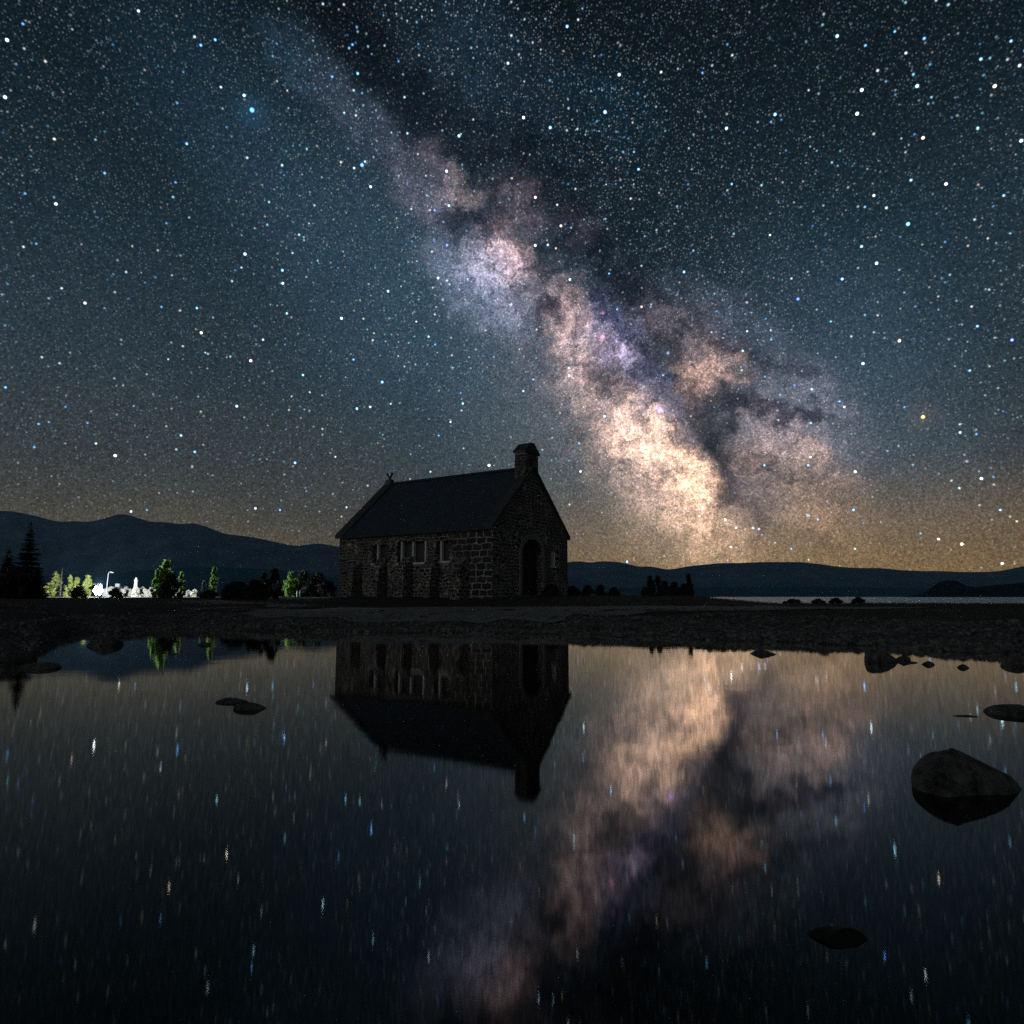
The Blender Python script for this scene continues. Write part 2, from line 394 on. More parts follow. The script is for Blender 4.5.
M['poplarleaf'] = mat_leaf('green_poplar_leaves', (.09, .19, .03), (.22, .36, .08), 0.45)
M['yellowleaf'] = mat_leaf('yellow_green_leaves', (.14, .17, .035), (.30, .33, .09), 0.3)
M['paleleaf'] = mat_leaf('pale_silver_leaves', (.24, .23, .19), (.46, .43, .36), 0.25)
M['greyleaf'] = mat_leaf('grey_green_leaves', (.07, .10, .08), (.15, .19, .15), 0.25)
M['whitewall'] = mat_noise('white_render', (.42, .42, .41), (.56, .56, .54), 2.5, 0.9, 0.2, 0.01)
M['tinroof'] = mat_noise('tin_roof', (.20, .21, .22), (.34, .35, .36), 3.0, 0.6, 0.2, 0.01)


def mat_ground():
    m, N, p = mat_base('turf_and_gravel', 0.95)
    g = N.new('ShaderNodeNewGeometry').outputs['Position']
    big = N.noise(g, 0.35, 5, 0.6); fine = N.noise(g, 9.0, 6, 0.7)
    turf = N.ramp(fine, [(0.3, (.010, .010, .007)), (0.7, (.040, .036, .026))])
    vo = N.new('ShaderNodeTexVoronoi', feature='F1'); N.put(vo.inputs['Vector'], g); vo.inputs['Scale'].default_value = 9.0
    s = N.new('ShaderNodeSeparateColor'); N.l.new(vo.outputs['Color'], s.inputs[0])
    grav = N.ramp(s.outputs[0], [(0.0, (.022, .021, .02)), (1.0, (.11, .105, .095))])
    sz = N.new('ShaderNodeSeparateXYZ'); N.l.new(g, sz.inputs[0])
    hz = N.m('ADD', sz.outputs[2], N.m('MULTIPLY', N.m('SUBTRACT', big, 0.5), 0.30))
    f = N.mr(hz, 0.36, 0.46, 0.0, 1.0, 'SMOOTHSTEP')
    wet = N.mr(sz.outputs[2], -0.02, 0.06, 0.30, 1.0)
    N.l.new(N.v('SCALE', N.mix(f, grav, turf), scale=wet), p.inputs['Base Color'])
    bump(N, p, N.m('ADD', fine, N.m('MULTIPLY', vo.outputs['Distance'], -1.0)), 0.6, 0.04)
    return m


M['ground'] = mat_ground()
M['path'] = mat_noise('trodden_path', (.11, .108, .10), (.19, .185, .175), 2.2, 0.95, 0.5, 0.02)


def mat_water(name, rough, aniso, lo, bed):
    m = bpy.data.materials.new(name); m.use_nodes = True; N = NT(m.node_tree)
    for n in list(N.n):
        if n.type != 'OUTPUT_MATERIAL': N.n.remove(n)
    gl = N.new('ShaderNodeBsdfAnisotropic' if hasattr(bpy.types, 'ShaderNodeBsdfAnisotropic') else 'ShaderNodeBsdfGlossy')
    gl.distribution = 'BECKMANN'; gl.inputs['Color'].default_value = (1.0, .985, .94, 1)
    gl.inputs['Roughness'].default_value = rough; gl.inputs['Anisotropy'].default_value = aniso
    g = N.new('ShaderNodeNewGeometry').outputs['Position']   # fine rings of ripples spreading from the shore where the tripod stands
    N.l.new(N.v('NORMALIZE', N.v('CROSS_PRODUCT', (0, 0, -1), g)), gl.inputs['Tangent'])
    b = N.new('ShaderNodeBump'); b.inputs['Strength'].default_value = 0.05; b.inputs['Distance'].default_value = 0.02
    N.l.new(N.noise(N.v('MULTIPLY', g, (0.5, 1.3, 1.0)), 1.1, 2, 0.5), b.inputs['Height'])
    N.l.new(b.outputs[0], gl.inputs['Normal'])
    fr = N.new('ShaderNodeFresnel'); fr.inputs['IOR'].default_value = 1.333
    fac = N.m('MULTIPLY_ADD', N.m('POWER', fr.outputs[0], lo[2]), lo[0], lo[1], clamp=True)
    tr = N.new('ShaderNodeBsdfTransparent'); tr.inputs[0].default_value = (*bed, 1)
    mx = N.new('ShaderNodeMixShader'); N.l.new(fac, mx.inputs[0]); N.l.new(tr.outputs[0], mx.inputs[1]); N.l.new(gl.outputs[0], mx.inputs[2])
    N.l.new(mx.outputs[0], N.n['Material Output'].inputs[0])
    return m


M['pool'] = mat_water('still_water', 0.036, 0.5, (1.66, 0.008, 1.32), (.55, .66, .68))
M['lake'] = mat_water('rippled_lake_water', 0.42, 0.3, (0.75, 0.25, 1.0), (.05, .07, .08))

# ------------------------------------------------------------------ ground, water, hills
SHORE_PX = [(-700, 690), (-300, 676), (-60, 664), (0, 660), (38, 656), (60, 641), (85, 637), (120, 638), (150, 634), (200, 634), (330, 636), (450, 637), (560, 638),
            (640, 641), (700, 643), (760, 646), (830, 648), (900, 651), (940, 655), (1024, 660), (1200, 668), (1700, 690)]
_st = []; _sd = []
for px, py in SHORE_PX:
    r = ray(px, py); k = -CAM_H / r.z
    py -= 4.0
    r = ray(px, py); k = -CAM_H / r.z
    _st.append(r.x / r.y); _sd.append(r.y * k)
PROF = {  # height above the pool by distance, from the water's edge (0) onward
    'left': ([0, 1.2, 3, 5, 9, 15, 22, 45, 90, 300, 900, 9000], [0, .11, .36, .50, .68, .80, .88, .97, 1.08, 1.6, 3, 8]),
    'mid': ([0, 1.2, 3, 4.3, 9.5, 12.5, 14.5, 21, 30, 65, 300, 900, 9000], [0, .11, .40, .56, .645, .85, .965, .985, .97, .93, 1.0, 2, 8]),
    'right': ([0, 1.2, 3, 6, 12, 19, 32, 62, 78, 300, 900, 9000], [0, .13, .38, .55, .62, .61, .50, .03, -.6, -3, -6, -8])}


def sstep(a, b, x):
    t = np.clip((x - a) / (b - a), 0, 1); return t * t * (3 - 2 * t)


def vnoise(x, y, seed=0):
    xi = np.floor(x); yi = np.floor(y); fx = x - xi; fy = y - yi
    h = lambda a, b: np.modf(np.abs(np.sin(a * 127.1 + b * 311.7 + seed * 74.7) * 43758.5453))[0]
    fx = fx * fx * (3 - 2 * fx); fy = fy * fy * (3 - 2 * fy)
    return (h(xi, yi) * (1 - fx) + h(xi + 1, yi) * fx) * (1 - fy) + (h(xi, yi + 1) * (1 - fx) + h(xi + 1, yi + 1) * fx) * fy


def fbm(x, y, oct=4, seed=0):
    s = 0; a = 0.5; t = 0
    for i in range(oct):
        s = s + a * vnoise(x, y, seed + i); t += a; a *= 0.5; x = x * 2.03; y = y * 2.03
    return s / t


def ground_z(x, y):
    x = np.asarray(x, float); y = np.asarray(y, float)
    yy = np.maximum(y, 0.5); t = x / yy
    sd = np.interp(t, _st, _sd)
    e = y - sd + (fbm(x * 0.9, y * 0.9, 3, 5) - .5) * 1.9 * sstep(60, 20, y)
    zl = np.interp(e, *PROF['left']); zm = np.interp(e, *PROF['mid']); zr = np.interp(e, *PROF['right'])
    wl = sstep(-.22, -.30, t); wr = sstep(.23, .40, t)
    z = zm * (1 - wl - wr) + zl * wl + zr * wr
    bed = -0.05 - 0.5 * sstep(0.0, -5.0, e)
    z = np.where(e < 0, np.maximum(bed, e * 0.12 - 0.0), z)
    z = np.where((e < 0), np.minimum(z, -0.0 + e * 0.05), z)
    z = z + (fbm(x * .55, y * .55, 4, 9) - .5) * np.where(e > 1.0, .10, .02) * sstep(400, 60, y)
    near = sstep(1.0, 0.1, y)
    return z * (1 - near) + 0.12 * near


ts = np.concatenate([np.linspace(-3, -1, 30)[:-1], np.linspace(-1, 1, 420), np.linspace(1, 3, 30)[1:]])
rows = np.concatenate([np.linspace(-8, 8, 50), np.linspace(8.2, 36, 230), np.geomspace(36.5, 12000, 90)])
TX, RY = np.meshgrid(ts, rows)
GX = TX * (np.maximum(RY, 0) + 4); GY = RY
GZ = ground_z(GX, GY)
nr, nc = GX.shape
idx = np.arange(nr * nc).reshape(nr, nc)
quads = np.stack([idx[:-1, :-1], idx[:-1, 1:], idx[1:, 1:], idx[1:, :-1]], -1).reshape(-1, 4)
go = link_mesh('ground', np.stack([GX, GY, GZ], -1).reshape(-1, 3).tolist(), quads.tolist(), M['ground'], smooth=True)
tag(go, 'dark turf and gravel ground around the pool and chapel', 'ground', kind='structure')


def gz(x, y): return float(ground_z(np.array([x]), np.array([y]))[0])


def sheet(name, pts, mat, label, cat):
    o = link_mesh(name, pts, [tuple(range(len(pts)))], mat)
    return tag(o, label, cat, kind='structure')


sheet('pool_water', [(-60, -8, 0), (60, -8, 0), (60, 30, 0), (-60, 30, 0)], M['pool'], 'still shallow pool mirroring the chapel and the night sky', 'water')
sheet('lake_water', [(-4000, 45, -0.006), (12000, 45, -0.006), (12000, 11500, -0.006), (-4000, 11500, -0.006)], M['lake'], 'pale strip of lake beyond the grassy bank', 'water')


def ridge(name, prof, dist, depth, mat, label, seed, rough=0.10, rows=26, step=5):
    """a real range: crest at dist whose heights follow the profile, spurs running down both flanks"""
    xs = np.arange(prof[0][0], prof[-1][0] + 1, step, dtype=float)
    ys = np.interp(xs, [p[0] for p in prof], [p[1] for p in prof])
    ker = np.array([1, 2, 1]) / 4; ys[1:-1] = np.convolve(ys, ker, 'valid')
    V = []
    prow = list(np.linspace(-1, 0, rows)) + list(np.linspace(0, 1, rows // 2)[1:])
    for r in prow:
        for px, py in zip(xs, ys):
            c = at(px, py, dist)
            sp = (fbm(np.array([c.x / dist * 14]), np.array([r * 1.3 + seed]), 5, seed)[0] - .5)
            y = dist + r * depth * (1 + sp * .5)
            k = (1 - abs(r)) ** 1.15
            h = c.z * (k + sp * rough * 4 * abs(r) ** .6 * k) + (abs(r) > .98) * -20
            V.append((c.x * (y / dist), y, h))
    n = len(xs); q = [(i * n + j, i * n + j + 1, (i + 1) * n + j + 1, (i + 1) * n + j) for i in range(len(prow) - 1) for j in range(n - 1)]
    return tag(link_mesh(name, V, q, mat, smooth=True), label, 'mountains', kind='structure')


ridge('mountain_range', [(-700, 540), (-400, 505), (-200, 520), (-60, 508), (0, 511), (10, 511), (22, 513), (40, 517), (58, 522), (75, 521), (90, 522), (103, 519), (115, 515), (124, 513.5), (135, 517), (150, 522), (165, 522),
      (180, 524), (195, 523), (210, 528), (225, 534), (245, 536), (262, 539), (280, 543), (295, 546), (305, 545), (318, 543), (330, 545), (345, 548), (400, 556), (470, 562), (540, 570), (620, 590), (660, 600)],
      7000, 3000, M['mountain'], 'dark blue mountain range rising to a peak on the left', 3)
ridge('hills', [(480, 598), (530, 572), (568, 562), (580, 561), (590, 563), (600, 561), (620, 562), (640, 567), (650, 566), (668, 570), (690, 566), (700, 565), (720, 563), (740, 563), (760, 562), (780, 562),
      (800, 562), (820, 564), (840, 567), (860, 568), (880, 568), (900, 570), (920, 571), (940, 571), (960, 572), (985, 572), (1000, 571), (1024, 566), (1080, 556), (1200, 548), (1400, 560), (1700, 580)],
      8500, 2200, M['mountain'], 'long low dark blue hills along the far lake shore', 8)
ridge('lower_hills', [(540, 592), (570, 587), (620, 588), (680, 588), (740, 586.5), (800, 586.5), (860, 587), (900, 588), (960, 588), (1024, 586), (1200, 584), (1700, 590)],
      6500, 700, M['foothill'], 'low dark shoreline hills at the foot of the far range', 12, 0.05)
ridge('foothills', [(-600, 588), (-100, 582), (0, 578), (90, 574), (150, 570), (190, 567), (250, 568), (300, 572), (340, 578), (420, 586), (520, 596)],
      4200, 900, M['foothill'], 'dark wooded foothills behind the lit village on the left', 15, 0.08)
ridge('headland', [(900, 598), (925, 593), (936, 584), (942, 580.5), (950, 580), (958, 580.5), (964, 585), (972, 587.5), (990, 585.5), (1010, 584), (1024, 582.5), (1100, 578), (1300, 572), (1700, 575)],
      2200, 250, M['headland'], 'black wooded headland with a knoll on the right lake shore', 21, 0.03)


# path sheets draped on the ground
def draped(name, line, widths, mat, label, lift=0.02):
    V = []; 
    P = [Vector(p) for p in line]; n = 0
    for i in range(len(P) - 1):
        for k in range(14):
            t = k / 14; c = P[i].lerp(P[i + 1], t); d = (P[i + 1] - P[i]).normalized(); s = Vector((-d.y, d.x))
            w = widths[i] * (1 - t) + widths[i + 1] * t
            for j in range(7):
                q = c + s * w * (j / 6 - .5 + random.uniform(-.02, .02)); V.append((q.x, q.y, gz(q.x, q.y) + lift))
            n += 1
    fs = [(i * 7 + j, i * 7 + j + 1, (i + 1) * 7 + j + 1, (i + 1) * 7 + j) for i in range(n - 1) for j in range(6)]
    return tag(link_mesh(name, V, fs, mat, smooth=True), label, 'path', kind='structure')


draped('path', [(-9, 23.5), (-4, 22.6), (2, 22.4), (8, 22.8), (14, 23.5)], [1.6, 3.8, 4.6, 4.0, 2.0], M['path'], 'pale trodden gravel path across the bank before the chapel')
draped('side_path', [(-21, 58), (-16, 50), (-12.5, 44), (-10.2, 39)], [1.2, 1.4, 1.5, 1.6], M['path'], 'pale lit path leading up to the far end of the chapel')

# night air: one even, thin haze round the whole place
hzb = MB().box(-40000, 40000, -60, 12600, -12, 1050).build('haze', None)
hm_ = bpy.data.materials.new('night_haze'); hm_.use_nodes = True; HN = NT(hm_.node_tree)
HN.n.remove(HN.n['Principled BSDF']); pv = HN.new('ShaderNodeVolumePrincipled')
pv.inputs['Color'].default_value = (.36, .68, 1.0, 1); pv.inputs['Density'].default_value = 3.4e-5; pv.inputs['Anisotropy'].default_value = 0.0
HN.l.new(pv.outputs[0], HN.n['Material Output'].inputs['Volume'])
hzb.data.materials.append(hm_); tag(hzb, 'thin blue night haze over the lake and mountains', 'haze', kind='stuff')

# ------------------------------------------------------------------ chapel
ZB = 0.984; TH = 2.571; LEN = 9.82; WID = 7.24; EAVE = 3.17; APEX = 6.39
A0 = Vector((-0.90, 30.9, ZB)); lx = Vector((math.cos(TH), math.sin(TH), 0)); rx_ = Vector((lx.y, -lx.x, 0))
chapel = empty('stone_chapel', A0, 'small dark fieldstone chapel with steep roof, bellcote and buttresses on the grassy rise', 'chapel', rz=TH)


def wall_u(px):  # where the line of sight meets the long wall
    r = ray(px, 560); 
    a = Matrix(((r.x, -lx.x), (r.y, -lx.y))); s = a.inverted() @ Vector((A0.x, A0.y)); return s[1]


def wall_v(px):
    r = ray(px, 560)
    a = Matrix(((r.x, -rx_.x), (r.y, -rx_.y))); s = a.inverted() @ Vector((A0.x, A0.y)); return s[1]


def z_at(px, py, P): return at(px, py, P.y).z - ZB


def zu(px, py): return z_at(px, py, A0 + lx * wall_u(px))
def zv(px, py): return z_at(px, py, A0 + rx_ * wall_v(px))


# local axes: +x runs along the long wall to the far gable, -y runs across to the right-hand wall
gab = [(0, -0.4), (0, EAVE), (-WID / 2, APEX), (-WID, EAVE), (-WID, -0.4)]
T = 0.5
wall = MB().prism(gab, 'x', 0, LEN).build('wall', M['masonry'], chapel)
cut = [MB().prism([(-T, -0.6), (-T, EAVE - .25), (-WID / 2, APEX - .55), (-WID + T, EAVE - .25), (-WID + T, -0.6)], 'x', T, LEN - T)]


def arch(c, w, z0, zs, zt, n=7):
    """pointed arch outline: spring zs, tip zt"""
    L = [(c - w / 2, z0), (c - w / 2, zs)]
    for i in range(1, n): 
        a = i / n * math.pi / 2; L.append((c - w / 2 * math.cos(a) ** 1.0, zs + (zt - zs) * math.sin(a) ** .85))
    L += [(c, zt)] + [(2 * c - p[0], p[1]) for p in L[::-1]]
    return L


WINS = [(372, 387.5, 545, 563, (.34, )), (397, 426.5, 541.5, 562.5, (.14, .53, .95)), (435.5, 449, 541, 561, (.38, ))]
wspec = []
for x0, x1, y0, y1, bars in WINS:
    u0, u1 = wall_u(x1), wall_u(x0); z0, z1 = zu((x0 + x1) / 2, y1), zu((x0 + x1) / 2, y0)
    wspec.append((u0, u1, z0, z1, bars)); cut.append(MB().box(u0, u1, -T - .2, .2, z0, z1))
dv = wall_v(532.3); dw = 2.0; dz0 = -0.02; dzs = zv(532, 556); dzt = zv(532, 539.5)
cut.append(MB().prism(arch(-dv, dw, -0.05, dzs, dzt), 'x', -.3, T + .2))
sv0, sv1 = wall_v(551), wall_v(555.5); sz0, sz1 = zv(553, 566), zv(553, 551)
cut.append(MB().box(-.3, T + .2, -sv1, -sv0, sz0, sz1))
cut.append(MB().box(-.3, .28, -WID / 2 - .09, -WID / 2 + .09, 4.35, 4.95))
for c in cut:
    co_ = c.build('cutter', None, chapel)
    md = wall.modifiers.new('cut', 'BOOLEAN'); md.operation = 'DIFFERENCE'; md.object = co_; md.solver = 'EXACT'
    bpy.context.view_layer.update()
    me = bpy.data.meshes.new_from_object(wall.evaluated_get(bpy.context.evaluated_depsgraph_get()))
    wall.modifiers.clear(); wall.data = me; wall.data.name = 'wall'
    bpy.data.objects.remove(co_)
if not wall.data.materials: wall.data.materials.append(M['masonry'])

# roof: two slabs of slate between the gable copings, with course lines
SL = math.atan2(APEX - EAVE, WID / 2)


def roof_slab(side):
    mb = MB(); n = 22; ov = .20; run = WID / 2 + ov
    for i in range(n):
        a, b = i / n, (i + 1) / n
        for (lo) in (0,):
            v0 = -ov + run * a; v1 = -ov + run * b
            z0 = EAVE + v0 * math.tan(SL) + .03; z1 = EAVE + v1 * math.tan(SL) + .03
            th = .075
            P = [(v0, z0), (v0, z0 + th), (v1 + .02, z1 + th - .028), (v1 + .02, z1)]
            if i == n - 1: P = [(v0, z0), (v0, z0 + th), (v1 - .004, z1 + th - .03), (v1 - .004, z1)]
            P = [((-p[0]) if side == 0 else (-WID + p[0]), p[1]) for p in P]
            mb.prism(P, 'x', .42, LEN - .42)
    return mb


for s in (0, 1): roof_slab(s).build('roof_slope', M['slate'], chapel)
MB().prism([(-WID / 2 - .14, APEX + .02), (-WID / 2, APEX + .17), (-WID / 2 + .14, APEX + .02)], 'x', .42, LEN - .42).build('ridge_cap', M['slate'], chapel)


def coping(x0, x1):
    mb = MB(); o = .16; h = .20
    for sgn in (0, 1):
        f = lambda v, z: ((-v) if sgn == 0 else (-WID + v), z)
        z = lambda v: EAVE + v * math.tan(SL)
        n = 7
        for i in range(n):
            v0 = -o + (WID / 2 + o) * i / n; v1 = -o + (WID / 2 + o) * (i + 1) / n
            g = .012 if i else 0; k = .006 * ((i * 3) % 3)
            mb.prism([f(v0 + g, z(v0 + g) + .002), f(v0 + g, z(v0 + g) + h + k), f(v1 - .001, z(v1 - .001) + h + k), f(v1 - .001, z(v1 - .001) + .002)], 'x', x0, x1)
    return mb


coping(-.10, .42).build('gable_coping', M['coping'], chapel, bevel=.008)
coping(LEN - .42, LEN + .20).build('gable_coping', M['coping'], chapel, bevel=.008)

# bellcote on the near gable: two piers, arched opening, gabled cap
bw = 1.26; bd = .62; bx = .03; bc = -WID / 2 + .05
bell = MB()
op = .34
bell.box(bx, bx + bd, bc - bw / 2, bc - op / 2, APEX - 1.0, 7.16).box(bx, bx + bd, bc + op / 2, bc + bw / 2, APEX - 1.0, 7.16)
bell.box(bx, bx + bd, bc - op / 2, bc + op / 2, APEX - 1.0, 6.22)
hd = arch(bc, op - .002, 6.6, 6.72, 6.92, 5)
bell.prism([(bc - op / 2 + .001, 7.16)] + hd[1:-1] + [(bc + op / 2 - .001, 7.16)], 'x', bx, bx + bd)
bl = bell.build('bellcote', M['masonry_plain'], chapel)
cap = MB().prism([(bc - bw / 2 - .10, 7.162), (bc - bw / 2 - .10, 7.24), (bc - .16, 7.71), (bc + .16, 7.71), (bc + bw / 2 + .10, 7.24), (bc + bw / 2 + .10, 7.162)], 'x', bx - .07, bx + bd + .07)
cap.build('cap', M['coping'], bl, bevel=.012)
MB().tube([(bx + .3, bc, 6.80), (bx + .3, bc, 6.70), (bx + .3, bc, 6.60), (bx + .3, bc, 6.50)], [.03, .07, .09, .13], 12).build('bell', M['iron'], bl, True)

# forked finial on the far gable
fx = LEN - .16; fz = APEX + .20
fin = MB().prism([(bc - .20, fz - .18), (bc - .13, fz + .12), (bc + .13, fz + .12), (bc + .20, fz - .18)], 'x', fx - .2, fx + .2)
fin.tube([(fx, bc, fz + .1), (fx, bc, fz + .28)], [.085, .075], 8)
for sgn in (-1, 1):
    fin.tube([(fx, bc, fz + .22), (fx + sgn * .14, bc - sgn * .03, fz + .36), (fx + sgn * .24, bc - sgn * .05, fz + .50)], [.07, .07, .085], 8)
fin.build('finial', M['coping'], chapel)

# windows
for (u0, u1, z0, z1, bars) in wspec:
    fr = MB(); bw_ = .10
    fr.box(u0 - .07, u1 + .07, -.16, .045, z0 - .11, z0 - .001)
    for b in bars:
        c = u1 + (u0 - u1) * b; fr.box(c - bw_ / 2, c + bw_ / 2, -.20, -.02, z0 + .001, z1 - .002)
    w = fr.build('window', M['dressed'], chapel, bevel=.006)
    MB().box(u0 + .002, u1 - .002, -.30, -.26, z0 + .002, z1 - .002).build('pane', M['glass_dark'], w)
w = MB().box(-.03, .16, -sv1 - .05, -sv0 + .05, sz0 - .09, sz0 - .001).box(.02, .14, -sv1 + .001, -sv1 + .07, sz0 + .001, sz1 - .001).build('window', M['dressed'], chapel)
MB().box(.05, .09, -sv1 + .072, -sv0 - .002, sz0 + .002, sz1 - .002).build('pane', M['whitewall'], w)  # pane coloured white to stand in for lit glass

# door in its pointed arch
outer = arch(-dv, dw + .44, 0, dzs, dzt + .26); inner = arch(-dv, dw + .006, 0, dzs, dzt + .004)
sur = MB(); n = len(outer)
vs = [(-.05, *p) for p in outer] + [(-.05, *p) for p in inner] + [(.02, *p) for p in outer] + [(.02, *p) for p in inner]
fs = []
for i in range(n - 1):
    fs += [(i, i + 1, n + i + 1, n + i), (2 * n + i, 2 * n + i + 1, i + 1, i), (n + i, n + i + 1, 3 * n + i + 1, 3 * n + i)]
sur.add(vs, fs)
sur.build('door_surround', M['door_stone'], chapel)
dr = MB().prism(arch(-dv, dw - .01, 0, dzs, dzt - .01), 'x', T - .16, T - .08).build('door', M['oak'], chapel)
for z in (.45, 1.65):
    MB().box(T - .185, T - .162, -dv + .2, -dv + .95, z, z + .06).build('hinge', M['iron'], dr)
    MB().box(T - .185, T - .162, -dv - .95, -dv - .2, z, z + .06).build('hinge', M['iron'], dr)
MB().tube([(T - .21, -dv - .1, .98), (T - .21, -dv - .1, 1.16)], [.02, .02], 8).build('handle', M['iron'], dr)
MB().box(-.55, .3, -dv - 1.25, -dv + 1.25, -.2, .03).build('doorstep', M['coping'], chapel, bevel=.01)

# five weathered buttresses along the wall
for k, px in enumerate((363, 388, 413.5, 440, 469.5)):
    u = wall_u(px); p = .66; wd = .56
    mb = MB().prism([(.0 - .004, -.4), (.0 - .004, 1.92), (.05, 1.92), (p - .1, 1.50), (p, 1.42), (p + .06, .5), (p + .14, -.4)], 'x', u, u + wd)
    mb.build('buttress', M['masonry_plain'], chapel)


# ------------------------------------------------------------------ vegetation
def leaf_mesh(pts, size, rng, flat=0.0, aspect=1.8):
    """one small leaf quad at each point, turned at random"""
    n = len(pts); sz = size * rng.uniform(.6, 1.4, n)[:, None]
    a = rng.normal(size=(n, 3)); a[:, 2] *= (1 - flat) ; a /= np.linalg.norm(a, axis=1)[:, None]
    b = np.cross(a, rng.normal(size=(n, 3))); b /= np.linalg.norm(b, axis=1)[:, None]
    a = a * sz * aspect / 2; b = b * sz / 2
    V = np.stack([pts - a, pts + b * .9, pts + a, pts - b * .9], 1).reshape(-1, 3)
    return V.tolist(), np.arange(4 * n).reshape(n, 4).tolist()


def clumps(rng, n, envelope, nclump, csize):
    """leaf points in ragged clumps inside an envelope: envelope(k) gives a random centre"""
    C = np.array([envelope(rng) for _ in range(nclump)])
    w = rng.integers(0, nclump, n); r = rng.normal(size=(n, 3)) * csize * rng.uniform(.5, 1.2, nclump)[w][:, None]
    return C[w] + r


def trunk_mesh(h, r, rng, limbs, spread, lean=0.05, z0=0.12, z1=0.85):
    mb = MB(); top = Vector((rng.uniform(-lean, lean) * h, rng.uniform(-lean, lean) * h, h))
    mb.tube([(0, 0, -.15), (top.x * .3, top.y * .3, h * .33), (top.x * .65, top.y * .65, h * .66), top], [r * 1.25, r, r * .6, r * .12], 7)
    for i in range(limbs):
        f = rng.uniform(z0, z1); p = top * f; an = rng.uniform(0, 6.28); ln = spread(f) * rng.uniform(.6, .95)
        e = p + Vector((math.cos(an) * ln, math.sin(an) * ln, ln * .55)); md = p.lerp(e, .5) + Vector((0, 0, ln * -.06))
        mb.tube([p, md, e], [r * .4 * (1 - f * .6), r * .26 * (1 - f * .6), r * .08], 5)
    return mb


def place(px, d):
    r = ray(px, 597); x = r.x * d / r.y
    return Vector((x, d, gz(x, d)))


def top_h(px, py, p): return at(px, py, p.y).z - p.z


SEED = [100]


def rng_():
    SEED[0] += 1; return np.random.default_rng(SEED[0])


def broadleaf(name, px, py, d, wpx, mat, label, cat, group=None, slim=1.0, n=2600, leaf=.085, waist=0.35, nc=46):
    """tree or shrub whose crown top is seen at py and is about wpx wide"""
    rng = rng_(); p = place(px, d); h = max(.25, top_h(px, py, p)); R = wpx / 2 * d / F
    root = empty(name, p, label, cat, group)
    prof = lambda f: R * (math.sin(math.pi * min(1, max(0, (f * .92 + .08))) ** .62) ** .9)

    def env(r):
        f = r.uniform(.03, .97); a = r.uniform(0, 6.28); q = prof(f) * math.sqrt(r.uniform(.12, 1)) * .85
        return (q * math.cos(a), q * math.sin(a), f * h)
    pts = clumps(rng, n, env, nc, min(R, h) * .125)
    pts[:, 2] = np.clip(pts[:, 2], -.02, h * 1.04)
    trunk_mesh(h * .9, max(.02, h * .022), rng, 9, lambda f: prof(f), .03).build('trunk', M['bark'], root, True)
    V, Fc = leaf_mesh(pts, leaf, rng); link_mesh('crown', V, Fc, mat, root)
    return root


def conifer(name, px, py, d, wpx, mat, label, cat, group=None, n=52, dense=20):
    rng = rng_(); p = place(px, d); h = top_h(px, py, p); R = wpx / 2 * d / F
    root = empty(name, p, label, cat, group)
    MB().tube([(0, 0, -.15), (0, 0, h * .5), (0, 0, h * .99)], [h * .022, h * .012, h * .002], 7).build('trunk', M['bark'], root, True)
    mb = MB()
    for i in range(n):
        f = (i + rng.uniform(-.3, .3)) / n; f = min(max(f, .03), .985); z = h * f
        L = R * (1 - f) ** .8 * (.80 + .20 * math.sin(i * 2.1)) + .012 * h
        nb = max(5, int(dense * (1 - f * .55)))
        for j in range(nb):
            a = 6.283 * j / nb + rng.uniform(-.3, .3); l = L * rng.uniform(.62, 1.12)
            dr = Vector((math.cos(a), math.sin(a), 0)); dp = rng.uniform(.10, .32)
            sd = Vector((-dr.y, dr.x, 0)); m = 5
            for k in range(m):   # short needle sprays along the drooping bough
                t0 = k / m; c0 = dr * l * t0 + Vector((0, 0, z - dp * l * t0 * (1.6 - t0)))
                t1 = min(1.0, t0 + 1.5 / m); c1 = dr * l * t1 + Vector((0, 0, z - dp * l * t1 * (1.6 - t1)))
                w = (l * .16 + h * .008) * (1.2 - t0)
                for sg in (-1, 1):
                    tip = c0.lerp(c1, .75) + sd * sg * w * 1.5 + Vector((0, 0, rng.uniform(-.10, .05) * l))
                    mb.add([c0, c0.lerp(c1, .45) + sd * sg * w * .3, tip, c1], [(0, 1, 2, 3)])
                mb.add([c0, c0.lerp(c1, .5) + Vector((0, 0, -w * .8)), c1], [(0, 1, 2)])
    link_mesh('crown', mb.v, mb.f, mat, root)
    return root


# black conifers at the left edge
conifer('spruce_tree', 25, 521, 34, 40, M['needles'], 'tall black pointed spruce at the left edge before the mountains', 'tree')
conifer('spruce_tree', 5, 546, 35.5, 36, M['needles'], 'shorter black spruce left of the tall pointed spruce', 'tree')
conifer('spruce_tree', 36, 563, 33.2, 26, M['needles'], 'low black spruce at the right foot of the tall pointed spruce', 'tree')
conifer('spruce_tree', -22, 538, 36, 50, M['needles'], 'black spruce cut off by the left picture edge', 'tree')
broadleaf('dark_shrub', 14, 568, 33.0, 44, M['shrubleaf'], 'black shrub filling the foot of the tall spruce', 'shrub')
